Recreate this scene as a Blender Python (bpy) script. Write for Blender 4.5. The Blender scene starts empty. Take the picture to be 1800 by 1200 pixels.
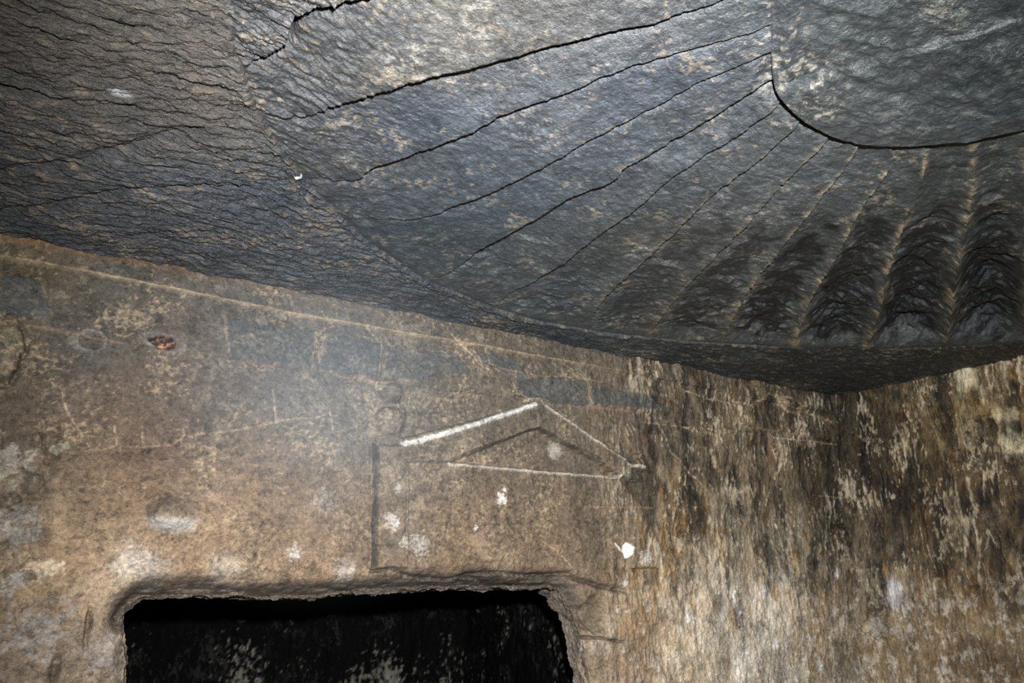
import bpy, math, random
import numpy as np
from mathutils import Matrix, Vector

# ------------------------------------------------------------------ camera, light, exposure
sc = bpy.context.scene
COL = sc.collection
CZ = 1.55                      # camera height above the chamber floor
H = 1.30                       # ceiling above the camera
ZC = CZ + H
YW = 3.577                     # plane of the front wall
XW = 5.227                     # plane of the right wall
F = 1493.0
Rm = np.array(((0.83730866, -0.54673097, 0.0), (0, 0, 0), (0, 0, 0)))
def _d(x, y):
    v = np.array([x - 900.0, -(y - 600.0), -F]); return v / np.linalg.norm(v)
_u = _d(874, -4535); _a = _d(3150, 1023); _a = _a - _u * (_a @ _u); _a /= np.linalg.norm(_a)
Rm = np.array([_a, np.cross(_u, _a), _u])          # camera axes -> world axes

cam_d = bpy.data.cameras.new('camera'); cam_d.sensor_width = 36.0; cam_d.lens = F / 1800 * 36
cam_d.clip_start = 0.02
cam = bpy.data.objects.new('camera', cam_d); COL.objects.link(cam)
M = Matrix([list(r) for r in Rm]).to_4x4(); M.translation = (0, 0, CZ)
cam.matrix_world = M
sc.camera = cam

sc.view_settings.view_transform = 'Standard'; sc.view_settings.look = 'None'
sc.view_settings.gamma = 1.0; sc.view_settings.use_curve_mapping = False
sc.view_settings.exposure = 0.0
sc.cycles.use_denoising = False
w = bpy.data.worlds.new('world'); sc.world = w; w.use_nodes = True
w.node_tree.nodes['Background'].inputs[0].default_value = (0.55, 0.62, 0.75, 1)
w.node_tree.nodes['Background'].inputs[1].default_value = 0.0

# the photographer's flash, held above the camera and pointing into the room
fl = bpy.data.lights.new('flash', 'SPOT'); fl.energy = 1750; fl.color = (0.965, 0.985, 1.0)
fl.spot_size = math.radians(100); fl.spot_blend = 1.0; fl.shadow_soft_size = 0.035
fo = bpy.data.objects.new('flash', fl); COL.objects.link(fo)
_right, _up = Vector(Rm[:, 0]), Vector(Rm[:, 1])
fo.location = Vector((0, 0, CZ)) + _up * 0.24 + _right * 0.10
_aim = Vector(list(Rm @ _d(1040, 850)))
fo.rotation_euler = _aim.to_track_quat('-Z', 'Y').to_euler()
# weak cool fill lamp added behind the camera
ar = bpy.data.lights.new('fill_light', 'AREA'); ar.shape = 'RECTANGLE'; ar.size = 1.0; ar.size_y = 1.9
ar.energy = 7; ar.color = (0.75, 0.86, 1.0)
ao = bpy.data.objects.new('fill_light', ar); COL.objects.link(ao)
ao.location = (-0.6, -2.2, 1.1); ao.rotation_euler = (math.radians(97), 0, math.radians(-20))

# ------------------------------------------------------------------ projections of the survey points
def ray(x, y): return Rm @ _d(x, y)
def C2(p):                      # point of the ceiling plane
    r = ray(*p); return np.array([r[0], r[1]]) * H / r[2]
def W2(p):                      # point of the front wall: (x, z relative to eye level)
    r = ray(*p); return np.array([r[0], r[2]]) * YW / r[1]
def R2(p):                      # point of the right wall: (y, z relative to eye level)
    r = ray(*p); return np.array([r[1], r[2]]) * XW / r[0]
def PW(pts, f=W2): return np.array([f(p) for p in pts])
def srgb(r, g, b):
    c = np.array([r, g, b]) / 255.0
    return np.where(c <= 0.04045, c / 12.92, ((c + 0.055) / 1.055) ** 2.4)

# ------------------------------------------------------------------ noise
_rng = np.random.RandomState(7)
_perm = np.concatenate([_rng.permutation(256)] * 3)
_ga = _rng.rand(256) * 2 * np.pi
_gx, _gy = np.cos(_ga), np.sin(_ga)
def perlin(x, y, seed=0):
    x = np.asarray(x, float) + seed * 17.31; y = np.asarray(y, float) - seed * 9.17
    xi = np.floor(x).astype(np.int64); yi = np.floor(y).astype(np.int64)
    xf = x - xi; yf = y - yi
    xi &= 255; yi &= 255
    def g(a, b, dx, dy):
        h = _perm[_perm[(xi + a) & 255] + ((yi + b) & 255)]
        return _gx[h] * dx + _gy[h] * dy
    u = xf * xf * xf * (xf * (xf * 6 - 15) + 10); v = yf * yf * yf * (yf * (yf * 6 - 15) + 10)
    a = g(0, 0, xf, yf); b = g(1, 0, xf - 1, yf); c = g(0, 1, xf, yf - 1); d = g(1, 1, xf - 1, yf - 1)
    a = a + u * (b - a); c = c + u * (d - c)
    return (a + v * (c - a)) * 1.5
def fbm(x, y, octs=5, seed=0, gain=0.5, lac=2.03):
    s = 0.0; a = 1.0; t = 0.0
    for i in range(octs):
        s = s + a * perlin(x, y, seed + i * 3); t += a
        x = x * lac; y = y * lac; a *= gain
    return s / t
def ridged(x, y, octs=4, seed=0, gain=0.55, lac=2.1):
    s = 0.0; a = 1.0; t = 0.0
    for i in range(octs):
        s = s + a * (1 - np.abs(perlin(x, y, seed + i * 5)) * 2); t += a
        x = x * lac; y = y * lac; a *= gain
    return s / t
def sstep(a, b, x):
    t = np.clip((x - a) / (b - a), 0, 1); return t * t * (3 - 2 * t)

# ------------------------------------------------------------------ polyline tools
def pdist(X, Y, poly, r=None, taper=False):
    """distance to an open polyline, and the share of its length at the nearest point"""
    poly = np.asarray(poly); D = np.full(X.shape, 1e9); T = np.zeros(X.shape)
    seg = np.linalg.norm(np.diff(poly, axis=0), axis=1); L = max(seg.sum(), 1e-9); acc = 0
    if r is not None:
        m = (X > poly[:, 0].min() - r) & (X < poly[:, 0].max() + r) & (Y > poly[:, 1].min() - r) & (Y < poly[:, 1].max() + r)
    else: m = np.ones(X.shape, bool)
    x = X[m]; y = Y[m]; dd = np.full(x.shape, 1e9); tt = np.zeros(x.shape)
    for (a, b, l) in zip(poly[:-1], poly[1:], seg):
        vx, vy = b - a; ll = max(l * l, 1e-12)
        q = np.clip(((x - a[0]) * vx + (y - a[1]) * vy) / ll, 0, 1)
        d = np.hypot(x - a[0] - q * vx, y - a[1] - q * vy)
        n = d < dd; dd[n] = d[n]; tt[n] = (acc + q[n] * l) / L; acc += l
    D[m] = dd; T[m] = tt
    return D, T
def inside(X, Y, poly):
    poly = np.asarray(poly); c = np.zeros(X.shape, bool); n = len(poly)
    bb = (X >= poly[:, 0].min()) & (X <= poly[:, 0].max()) & (Y >= poly[:, 1].min()) & (Y <= poly[:, 1].max())
    x = X[bb]; y = Y[bb]; k = np.zeros(x.shape, bool)
    for i in range(n):
        x0, y0 = poly[i]; x1, y1 = poly[(i + 1) % n]
        if y0 == y1: continue
        t = ((y0 > y) != (y1 > y)) & (x < (x1 - x0) * (y - y0) / (y1 - y0) + x0)
        k ^= t
    c[bb] = k
    return c
def sdist(X, Y, poly, r=0.3):
    """signed distance to a closed polygon, negative inside"""
    cl = np.vstack([poly, poly[:1]])
    d, _ = pdist(X, Y, cl, r)
    return np.where(inside(X, Y, poly), -d, d)
def resample(poly, n):
    poly = np.asarray(poly, float)
    s = np.concatenate([[0], np.cumsum(np.linalg.norm(np.diff(poly, axis=0), axis=1))])
    t = np.linspace(0, s[-1], n)
    return np.stack([np.interp(t, s, poly[:, 0]), np.interp(t, s, poly[:, 1])], 1)
def smooth(poly, n=6):
    p = np.asarray(poly, float); p = np.vstack([2 * p[0] - p[1], p, 2 * p[-1] - p[-2]]); out = []
    for i in range(1, len(p) - 2):
        for t in np.linspace(0, 1, n, endpoint=False):
            a, b, c, d = p[i - 1], p[i], p[i + 1], p[i + 2]
            out.append(0.5 * (2 * b + (c - a) * t + (2 * a - 5 * b + 4 * c - d) * t * t + (3 * b - a - 3 * c + d) * t ** 3))
    out.append(p[-2]); return np.array(out)

# ------------------------------------------------------------------ mesh building
def make_obj(name, V, Q, mat, tint=None, parent=None, **props):
    me = bpy.data.meshes.new(name)
    me.vertices.add(len(V)); me.vertices.foreach_set('co', np.ascontiguousarray(V, dtype=np.float32).ravel())
    me.loops.add(Q.size); me.loops.foreach_set('vertex_index', Q.astype(np.int32).ravel())
    k = Q.shape[1]
    me.polygons.add(len(Q)); me.polygons.foreach_set('loop_start', np.arange(0, Q.size, k, dtype=np.int32))
    me.polygons.foreach_set('use_smooth', np.ones(len(Q), bool))
    me.update(calc_edges=True); me.validate()
    if tint is not None:
        at = me.color_attributes.new('Tint', 'FLOAT_COLOR', 'POINT')
        c = np.zeros((len(V), 4), np.float32); c[:, :tint.shape[1]] = tint; at.data.foreach_set('color', c.ravel())
    me.materials.append(mat)
    o = bpy.data.objects.new(name, me); COL.objects.link(o)
    if parent is not None:
        o.parent = parent; o.matrix_parent_inverse = Matrix.Translation(-Vector(parent.location))
    for a, b in props.items(): o[a] = b
    return o
def grid_quads(n, m, flip=False):
    i = np.arange(n * m).reshape(n, m)
    q = np.stack([i[:-1, :-1], i[1:, :-1], i[1:, 1:], i[:-1, 1:]], -1).reshape(-1, 4)
    return q[:, ::-1] if flip else q
def sub_obj(name, V, Q, keep, mat, tint, parent=None, **props):
    q = Q[keep]
    used = np.zeros(len(V), bool); used[q.ravel()] = True
    idx = np.cumsum(used) - 1
    return make_obj(name, V[used], idx[q], mat, None if tint is None else tint[used], parent, **props)
def empty(name, loc, label, cat, group=None):
    o = bpy.data.objects.new(name, None); COL.objects.link(o); o.location = loc
    o.empty_display_size = 0.1; o['label'] = label; o['category'] = cat
    if group: o['group'] = group
    return o

# ------------------------------------------------------------------ materials
# 'Tint' holds stone colour (soot, lime, rust) and painted-in shade, glints and haze; its alpha says how much water has streaked the stone
def rock(name, stretch=(1, 1, 1), streak=None, fleck=(0.1, 0.1, 0.1), lo=0.60, hi=0.70, amt=0.8, var=0.5, rough=0.55, bump=0.6, spec=0.5,
         stain=None, stain_amt=0.0, fscale=60.0, bdist=0.012, clump=0.35, vein=0.5, dark=0.4):
    m = bpy.data.materials.new(name); m.use_nodes = True
    nt = m.node_tree; N = nt.nodes; L = nt.links; bs = N['Principled BSDF']
    def nd(t, **k):
        n = N.new(t)
        for a, b in k.items(): setattr(n, a, b)
        return n
    def op(o, a, b=None, c=None):
        n = nd('ShaderNodeMath', operation=o)
        for i, v in enumerate((a, b, c)):
            if v is None: continue
            if hasattr(v, 'links'): L.new(v, n.inputs[i])
            else: n.inputs[i].default_value = v
        return n.outputs[0]
    def noise1(vec, s, det, r, d):
        n = nd('ShaderNodeTexNoise'); L.new(vec, n.inputs['Vector'])
        n.inputs['Scale'].default_value = s; n.inputs['Detail'].default_value = det
        n.inputs['Roughness'].default_value = r; n.inputs['Distortion'].default_value = d
        return n.outputs[0]
    def mrange(v, a, b, lo=0.0, hi=1.0):
        n = nd('ShaderNodeMapRange', interpolation_type='SMOOTHSTEP'); L.new(v, n.inputs[0])
        n.inputs[1].default_value = a; n.inputs[2].default_value = b; n.inputs[3].default_value = lo; n.inputs[4].default_value = hi
        return n.outputs[0]
    def mix(f, a, b):
        n = nd('ShaderNodeMix', data_type='RGBA')
        for s, v in ((0, f), (6, a), (7, b)):
            if hasattr(v, 'links'): L.new(v, n.inputs[s])
            else: n.inputs[s].default_value = v if s == 0 else (*v, 1)
        return n.outputs[2]
    g = nd('ShaderNodeNewGeometry').outputs['Position']
    def mapped(sv):
        mp = nd('ShaderNodeMapping'); L.new(g, mp.inputs[0]); mp.inputs['Scale'].default_value = sv; return mp.outputs[0]
    attr = nd('ShaderNodeAttribute', attribute_name='Tint'); at = attr.outputs['Color']; al = attr.outputs['Alpha']
    va = mapped(stretch); vb = mapped(streak) if streak else None
    def noise(s, det=4, r=0.55, d=0.0):
        a = noise1(va, s, det, r, d)
        if vb is None: return a
        n = nd('ShaderNodeMix', data_type='FLOAT'); L.new(al, n.inputs[0]); L.new(a, n.inputs[2]); L.new(noise1(vb, s, det, r, d * 1.5), n.inputs[3])
        return n.outputs[0]
    c_ = lambda x, k: op('MULTIPLY', op('SUBTRACT', x, 0.5), k)
    big = noise1(g, 2.6, 5, 0.62, 0.4); low = noise(5.5, 6, 0.68, 0.6); mid = noise(19, 6, 0.7, 0.5); fine = noise(fscale, 5, 0.75, 0.3); tiny = noise(fscale * 3.7, 3, 0.7)
    k = op('ADD', c_(mid, var * 2.8), c_(fine, var * 4.0)); k = op('ADD', k, c_(tiny, var * 3.2)); k = op('ADD', k, c_(low, dark * 3.0))
    if streak: k = op('ADD', k, op('MULTIPLY', c_(low, 4.6), al))
    k = op('MAXIMUM', op('ADD', k, 1.0), 0.12)
    base = nd('ShaderNodeVectorMath', operation='SCALE'); L.new(at, base.inputs[0]); L.new(k, base.inputs['Scale']); col = base.outputs[0]
    if stain is not None:
        sn = op('MULTIPLY', mrange(noise(8.5, 6, 0.7, 0.8), 0.47, 0.66, 0, stain_amt), op('ADD', op('MULTIPLY', al, 0.8), 0.2))
        sc_ = nd('ShaderNodeVectorMath', operation='MULTIPLY'); L.new(col, sc_.inputs[0]); sc_.inputs[1].default_value = stain
        col = mix(sn, col, sc_.outputs[0])
    cl = op('ADD', c_(mid, clump), c_(big, clump * 1.2)); cl = op('ADD', cl, c_(low, clump))
    fm = mrange(op('ADD', fine, cl), lo, hi, 0, amt)
    fm2 = mrange(op('ADD', tiny, op('MULTIPLY', cl, 1.3)), lo + .05, hi + .07, 0, amt)
    # thin pale crest lines among the flecks
    vn = op('SUBTRACT', 1.0, op('ABSOLUTE', c_(noise(fscale * .42, 4, 0.6, 0.9), 14.0)))
    vm = op('MULTIPLY', mrange(vn, 0.45, 0.95, 0, vein), mrange(op('ADD', op('ADD', mid, 0.0), cl), 0.50, 0.66))
    fm = op('MAXIMUM', op('MAXIMUM', fm, fm2), vm)
    fc = nd('ShaderNodeVectorMath', operation='MULTIPLY_ADD'); L.new(at, fc.inputs[0]); fc.inputs[1].default_value = (1.45, 1.38, 1.3); fc.inputs[2].default_value = fleck
    col = mix(fm, col, fc.outputs[0])
    L.new(col, bs.inputs['Base Color'])
    L.new(mrange(mid, 0.3, 0.7, rough - 0.14, rough + 0.14), bs.inputs['Roughness'])
    bs.inputs['Specular IOR Level'].default_value = spec
    hgt = op('ADD', op('MULTIPLY', mid, 0.9), op('MULTIPLY', fine, 0.75)); hgt = op('ADD', hgt, op('MULTIPLY', tiny, 0.30)); hgt = op('ADD', hgt, op('MULTIPLY', vm, 0.10))
    b = nd('ShaderNodeBump'); b.inputs['Strength'].default_value = bump; b.inputs['Distance'].default_value = bdist
    L.new(hgt, b.inputs['Height']); L.new(b.outputs[0], bs.inputs['Normal'])
    return m

M_ceil = rock('sooty_chiselled_ceiling_stone', stretch=(0.5, 1.4, 1), fleck=(0.10, 0.078, 0.055), lo=0.60, hi=0.70, rough=0.46, bump=0.9, spec=0.6, fscale=48, clump=0.45, bdist=0.018, vein=0.75)  # fleck colour paints in highlights of the rough stone
M_fan = rock('sooty_carved_fan_stone', stretch=(0.8, 0.8, 0.8), fleck=(0.10, 0.088, 0.07), lo=0.66, hi=0.77, amt=0.8, rough=0.44, bump=0.8, spec=0.6, fscale=55, clump=0.55, bdist=0.012, var=0.42, vein=0.3, dark=.3)
M_wall = rock('smoke_stained_wall_stone', stretch=(1.0, 1.0, 1.25), streak=(1.2, 1.2, 0.62), fleck=(0.09, 0.075, 0.055), lo=0.60, hi=0.72, amt=0.7, rough=0.6, bump=0.9, spec=0.4, fscale=52, clump=0.6, var=0.62, bdist=0.014, stain=(0.95, 0.72, 0.45), stain_amt=0.5, vein=.5)
M_dark = rock('shade_black_chamber_stone', stretch=(1.2, 1.2, .7), fleck=(0.02, 0.02, 0.018), lo=0.66, hi=0.74, amt=0.8, rough=0.7, bump=0.9, spec=0.06, fscale=52, clump=0.8, var=0.6, vein=.4)

# ------------------------------------------------------------------ tint helpers
def rbf(X, Y, anchors, f, p=2.6):
    """blend of sampled colours over the surface: soot, lime, rust, some shading included"""
    wx = X + 0.16 * fbm(X * 2.2, Y * 2.2, 4, 41); wy = Y + 0.16 * fbm(X * 2.2, Y * 2.2, 4, 52)
    T = np.zeros(X.shape + (3,)); S = np.zeros(X.shape)
    for (px, py, c) in anchors:
        a = f((px, py)); k = 1.0 / (((wx - a[0]) ** 2 + (wy - a[1]) ** 2) + 0.012) ** (p / 2)
        T += k[..., None] * srgb(*c); S += k
    return T / S[..., None]
def paint(T, fac, col): 
    fac = np.clip(fac, 0, 1)[..., None]; return T * (1 - fac) + np.asarray(col) * fac

def qmask(f, q0, q1):
    a, b = np.quantile(f[::7, ::7], [q0, q1]); return sstep(a, b, f)
def shade(T, k): return T * k[..., None]
def wear_glint_ceiling(X, Y, T, k, h):
    """chisel marks running along the room; worn tan crests, their bright glints painted in"""
    cx = X + 0.10 * fbm(X * 1.3, Y * 1.3, 3, 70); cy = Y + 0.22 * fbm(X * 1.1, Y * 1.1, 3, 71)
    a = ridged(cx * 2.6, cy * 10, 5, 25, .6) - .45; b = fbm(cx * 14, cy * 34, 4, 27, .65)
    f = fbm(cx * 16, cy * 46, 4, 211, .65) + .7 * fbm(X * 3.3, Y * 4.5, 4, 213) + .25 * b
    m = qmask(f, .86, .96)
    T = paint(T, .62 * k * m, srgb(142, 124, 100) * CG)
    T = paint(T, .45 * k * qmask(-(fbm(cx * 8, cy * 26, 4, 215)), .70, .95), srgb(30, 32, 36))
    return T, h + k * (0.012 * a + 0.017 * b + .003 * m)
def wear_wall(U, W, T, k, h):
    """k = how far water has run down the stone: mottled where dry, vertical curtains where wet"""
    f = fbm(U * 40, W * 48, 4, 221, .65) + .8 * fbm(U * 4, W * 5, 4, 222); m = qmask(f, .82, .97) * (1 - k)
    T = paint(T, .38 * m, srgb(176, 156, 124)); h = h + .0025 * m
    m = qmask(fbm(U * 26, W * 34, 4, 223, .6) + .5 * fbm(U * 5, W * 5, 4, 224), .80, .98) * (1 - k)
    T = paint(T, .5 * m, srgb(46, 41, 37)); h = h - .003 * m
    k = k * (1 - .55 * sstep(.10, -.30, W + .10 * fbm(U * 3, W * 3, 3, 219)))
    wu = U + .03 * fbm(U * 6, W * 3, 4, 225)
    m = qmask(fbm(wu * 6.5, W * 1.9, 5, 226, .62), .50, .85) * k; T = shade(T, 1 - .66 * m); h = h - .010 * m
    m = qmask(fbm(wu * 20, W * 5.5, 5, 227, .65), .60, .92) * k; T = shade(T, 1 - .45 * m); h = h - .006 * m
    m = qmask(fbm(wu * 9, W * 4, 5, 228, .65), .72, .93) * k; T = T * (1 - .35 * m[..., None] * np.array([.3, .8, 1.5]))
    m = qmask(ridged(wu * 13, W * 3.4, 4, 229) + .7 * fbm(U * 3, W * 2.5, 4, 230), .86, .97) * k; T = paint(T, .5 * m, srgb(186, 172, 146)); h = h + .006 * m
    m = qmask(fbm(wu * 46, W * 17, 4, 231, .65) + .8 * fbm(U * 4, W * 3, 4, 232), .86, .97) * k; T = paint(T, .55 * m, srgb(180, 166, 142)); h = h + .004 * m
    lowz = sstep(.12, -.2, W) * sstep(.05, .5, np.clip(k, 0, 1) + 0)
    m = qmask(fbm(U * 15, W * 10, 5, 233, .7) + .4 * fbm(U * 4, W * 4, 3, 234), .62, .90) * lowz; T = paint(T, .38 * m, srgb(214, 206, 194)); h = h + .004 * m
    m = qmask(fbm(U * 22, W * 13, 5, 235, .7), .70, .95) * lowz; T = paint(T, .45 * m, srgb(84, 68, 48)); h = h - .005 * m
    return np.clip(T, 0.002, 1), h

def axis(parts):
    out = [np.arange(a, b, s) for a, b, s in parts]; return np.concatenate(out + [[parts[-1][1]]])

# ================================================================== CARVED FAN (survey lines)
disc_px = [(1500, -420), (1400, -240), (1362, -120), (1353, -40), (1355, 20), (1356, 60), (1357, 110), (1362, 148), (1385, 175), (1410, 199), (1440, 217), (1470, 230), (1515, 241), (1570, 246), (1620, 244), (1700, 235), (1750, 225), (1800, 213), (1900, 180), (2020, 110)]
perim_px = [(330, -150), (385, -40), (402, 40), (415, 90), (432, 140), (445, 180), (460, 210), (490, 255), (530, 310), (560, 345), (600, 385), (640, 420), (690, 455), (740, 488), (800, 513), (860, 538), (930, 560), (1000, 574), (1100, 590), (1200, 600), (1300, 606), (1450, 613), (1600, 614), (1800, 603), (1900, 596), (1990, 590), (2200, 560)]
ray_px = [
 [(1380, -180), (1000, -130), (700, -95), (500, -60), (385, -40)],
 [(1355, -75), (1000, -60), (800, -35), (640, -5), (600, 4), (560, 14), (520, 31), (508, 55), (502, 80), (470, 96), (425, 118)],
 [(1357, -22), (1270, 0), (1200, 24), (1130, 46), (1020, 71), (960, 85), (850, 115), (760, 135), (700, 153), (640, 172), (590, 186), (565, 197), (540, 207), (500, 205), (470, 200), (452, 196)],
 [(1356, 43), (1300, 62), (1180, 95), (1090, 125), (1000, 161), (935, 184), (870, 212), (820, 238), (760, 260), (690, 284), (650, 300), (630, 316), (600, 318), (570, 312), (534, 315)],
 [(1358, 88), (1340, 95), (1290, 116), (1230, 142), (1150, 190), (1050, 240), (960, 290), (850, 345), (800, 362), (750, 382), (700, 386), (650, 384), (603, 388)],
 [(1362, 148), (1325, 158), (1290, 182), (1230, 220), (1180, 250), (1100, 295), (1070, 322), (1000, 348), (950, 380), (900, 408), (845, 440), (815, 462), (790, 478), (752, 494)],
 [(1386, 175), (1330, 215), (1280, 250), (1190, 306), (1160, 330), (1110, 375), (1060, 408), (1000, 455), (970, 475), (930, 500), (900, 512), (870, 541)],
 [(1420, 207), (1370, 250), (1325, 290), (1275, 327), (1230, 365), (1190, 407), (1135, 457), (1095, 492), (1065, 522), (1045, 550), (1032, 580)],
 [(1470, 230), (1440, 260), (1400, 300), (1350, 355), (1285, 425), (1230, 480), (1195, 520), (1165, 555), (1140, 596)],
 [(1515, 241), (1490, 290), (1435, 360), (1395, 410), (1340, 480), (1300, 540), (1268, 604)],
 [(1566, 246), (1565, 295), (1520, 360), (1490, 415), (1455, 480), (1425, 530), (1396, 611)],
 [(1625, 244), (1625, 300), (1600, 365), (1575, 435), (1560, 490), (1545, 550), (1525, 614)],
 [(1700, 235), (1712, 275), (1708, 350), (1695, 425), (1680, 500), (1672, 555), (1662, 611)],
 [(1795, 214), (1800, 260), (1808, 350), (1812, 450), (1812, 520), (1810, 602)],
 [(1900, 180), (1940, 300), (1975, 450), (1990, 590)],
 [(2020, 110), (2120, 300), (2180, 450), (2200, 560)],
]
disc_c = smooth(PW(disc_px, C2)); perim = smooth(PW(perim_px, C2))
def nearest_t(poly, p):
    d, t = pdist(np.array([p[0]]), np.array([p[1]]), poly); return float(t[0])
def cut(poly, t0, t1, n):
    s = np.concatenate([[0], np.cumsum(np.linalg.norm(np.diff(poly, axis=0), axis=1))]); s /= s[-1]
    t = np.linspace(t0, t1, n); return np.stack([np.interp(t, s, poly[:, 0]), np.interp(t, s, poly[:, 1])], 1)
NT = 620
lines = []
for i, px in enumerate(ray_px):
    p = smooth(PW(px, C2), 5)
    ti, to = nearest_t(disc_c, p[0]), nearest_t(perim, p[-1])
    p[0] = cut(disc_c, ti, ti, 1)[0]; p[-1] = cut(perim, to, to, 1)[0]
    p = resample(p, NT)
    tg = np.gradient(p, axis=0); nrm = np.stack([-tg[:, 1], tg[:, 0]], 1); nrm /= np.linalg.norm(nrm, axis=1)[:, None] + 1e-9
    s = np.linspace(0, 1, NT); env = np.sin(np.pi * np.clip(s, 0, 1)) ** 0.4
    jag = 0.012 * fbm(s * 24, s * 0 + i * 3.3, 6, 11 + i, 0.70)
    p = p + nrm * (jag * env)[:, None]
    lines.append((p, ti, to))

fan_poly = np.vstack([perim, disc_c[::-1]])
# step height on the side of each line that faces away from the doorway side, inner -> outer (share of length: height)
steps = {1: [(0, .006), (.15, .02), (.5, .045), (.86, .055), (.92, .04), (1, .0)], 2: [(0, .004), (.12, .014), (.25, .04), (.55, .055), (.80, .045), (.87, .012), (1, 0)],
         3: [(0, .006), (.12, .010), (.35, .022), (.6, .045), (.82, .04), (.9, .008), (1, 0)], 4: [(0, .008), (.2, .012), (.5, .026), (.72, .034), (.82, .006), (1, 0)],
         5: [(0, .03), (.06, .024), (.3, .022), (.6, .036), (.8, .034), (.88, .006), (1, 0)], 6: [(0, .02), (.2, .016), (.5, .018), (.7, .026), (.85, .012), (1, 0)],
         7: [(0, .03), (.15, .028), (.5, .03), (.75, .034), (.9, .012), (1, 0)], 8: [(0, .03), (.2, .018), (.6, .018), (.9, .012), (1, 0)],
         9: [(0, .02), (.5, .014), (.85, .016), (1, 0)], 10: [(0, .015), (.6, .012), (1, 0)], 11: [(0, .01), (1, .0)]}
flute = {0: .004, 1: .004, 2: .004, 3: .004, 4: .004, 5: .006, 6: .010, 7: .018, 8: .028, 9: .05, 10: .08, 11: .12, 12: .13, 13: .10, 14: .05}

def soft_noise(X, Y): return 0.010 * fbm(X * 3.1, Y * 3.1, 4, 3) + 0.0060 * fbm(X * 18, Y * 18, 5, 8, .6)
fan_anch = [(620, 40, (98, 97, 96)), (800, 60, (112, 107, 100)), (1000, 40, (95, 92, 88)), (560, 130, (88, 86, 84)), (700, 230, (76, 83, 92)), (950, 240, (92, 96, 102)), (1150, 150, (84, 89, 96)),
            (1100, 60, (84, 85, 86)), (1300, 30, (78, 82, 84)), (750, 420, (70, 80, 86)), (900, 350, (78, 87, 94)), (560, 260, (80, 80, 80)), (1100, 260, (86, 92, 98)), (1250, 210, (80, 84, 88)),
            (1000, 520, (84, 90, 92)), (1200, 430, (92, 92, 88)), (1350, 320, (90, 92, 92)), (1250, 560, (84, 84, 80)), (1400, 480, (78, 82, 80)), (1550, 420, (70, 74, 72)), (1640, 400, (66, 70, 68)), (1700, 300, (68, 72, 70)),
            (1780, 500, (46, 48, 46)), (1450, 130, (72, 74, 72)), (1550, 60, (60, 64, 62)), (1700, 120, (50, 56, 56)), (1780, 40, (46, 50, 48)), (1500, 200, (80, 82, 80)), (1650, 560, (60, 64, 62))]
ceil_anch = fan_anch + [(60, 60, (92, 82, 70)), (250, 60, (100, 90, 78)), (400, 40, (108, 98, 86)), (150, 200, (84, 76, 68)), (350, 180, (96, 86, 76)), (100, 330, (66, 66, 66)), (300, 330, (68, 74, 82)),
            (470, 350, (66, 74, 82)), (200, 420, (54, 58, 64)), (600, 500, (60, 68, 74)), (400, 470, (60, 66, 72)), (900, 600, (66, 74, 78)), (1200, 650, (56, 62, 62)), (1450, 660, (50, 54, 52)), (1700, 630, (54, 54, 48))]
CG = np.array([.56, .585, .61])      # overall depth of the soot on the ceiling
def ceil_tint(X, Y, A):
    T = rbf(X, Y, A, C2, 3.0) * CG
    # pale bloom: patches with an outline of their own
    for (px, py, r, k) in [(945, 235, .10, .9), (830, 55, .14, .4), (720, 118, .10, .6), (1400, 130, .15, .55), (1420, 160, .09, .45), (1385, 10, .07, .6), (1376, 60, .06, .6), (1384, 105, .07, .7), (1405, 150, .08, .7), (1440, 185, .08, .5), (1352, 80, .05, .45), (1345, 20, .06, .4), (880, 205, .07, .5), (1060, 125, .07, .5), (1265, 352, .05, .5), (730, 430, .06, .15), (1570, 595, .2, .25)]:
        a = C2((px, py)); d = np.hypot(X - a[0], Y - a[1]) / r
        n = fbm(X * 34, Y * 42, 5, 77, .7) + .3 * fbm(X * 9, Y * 9, 3, 78)
        T = paint(T, k * sstep(1.4, 0, d) * sstep(0.0, 0.40, n), srgb(168, 160, 146))
    return T

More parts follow.
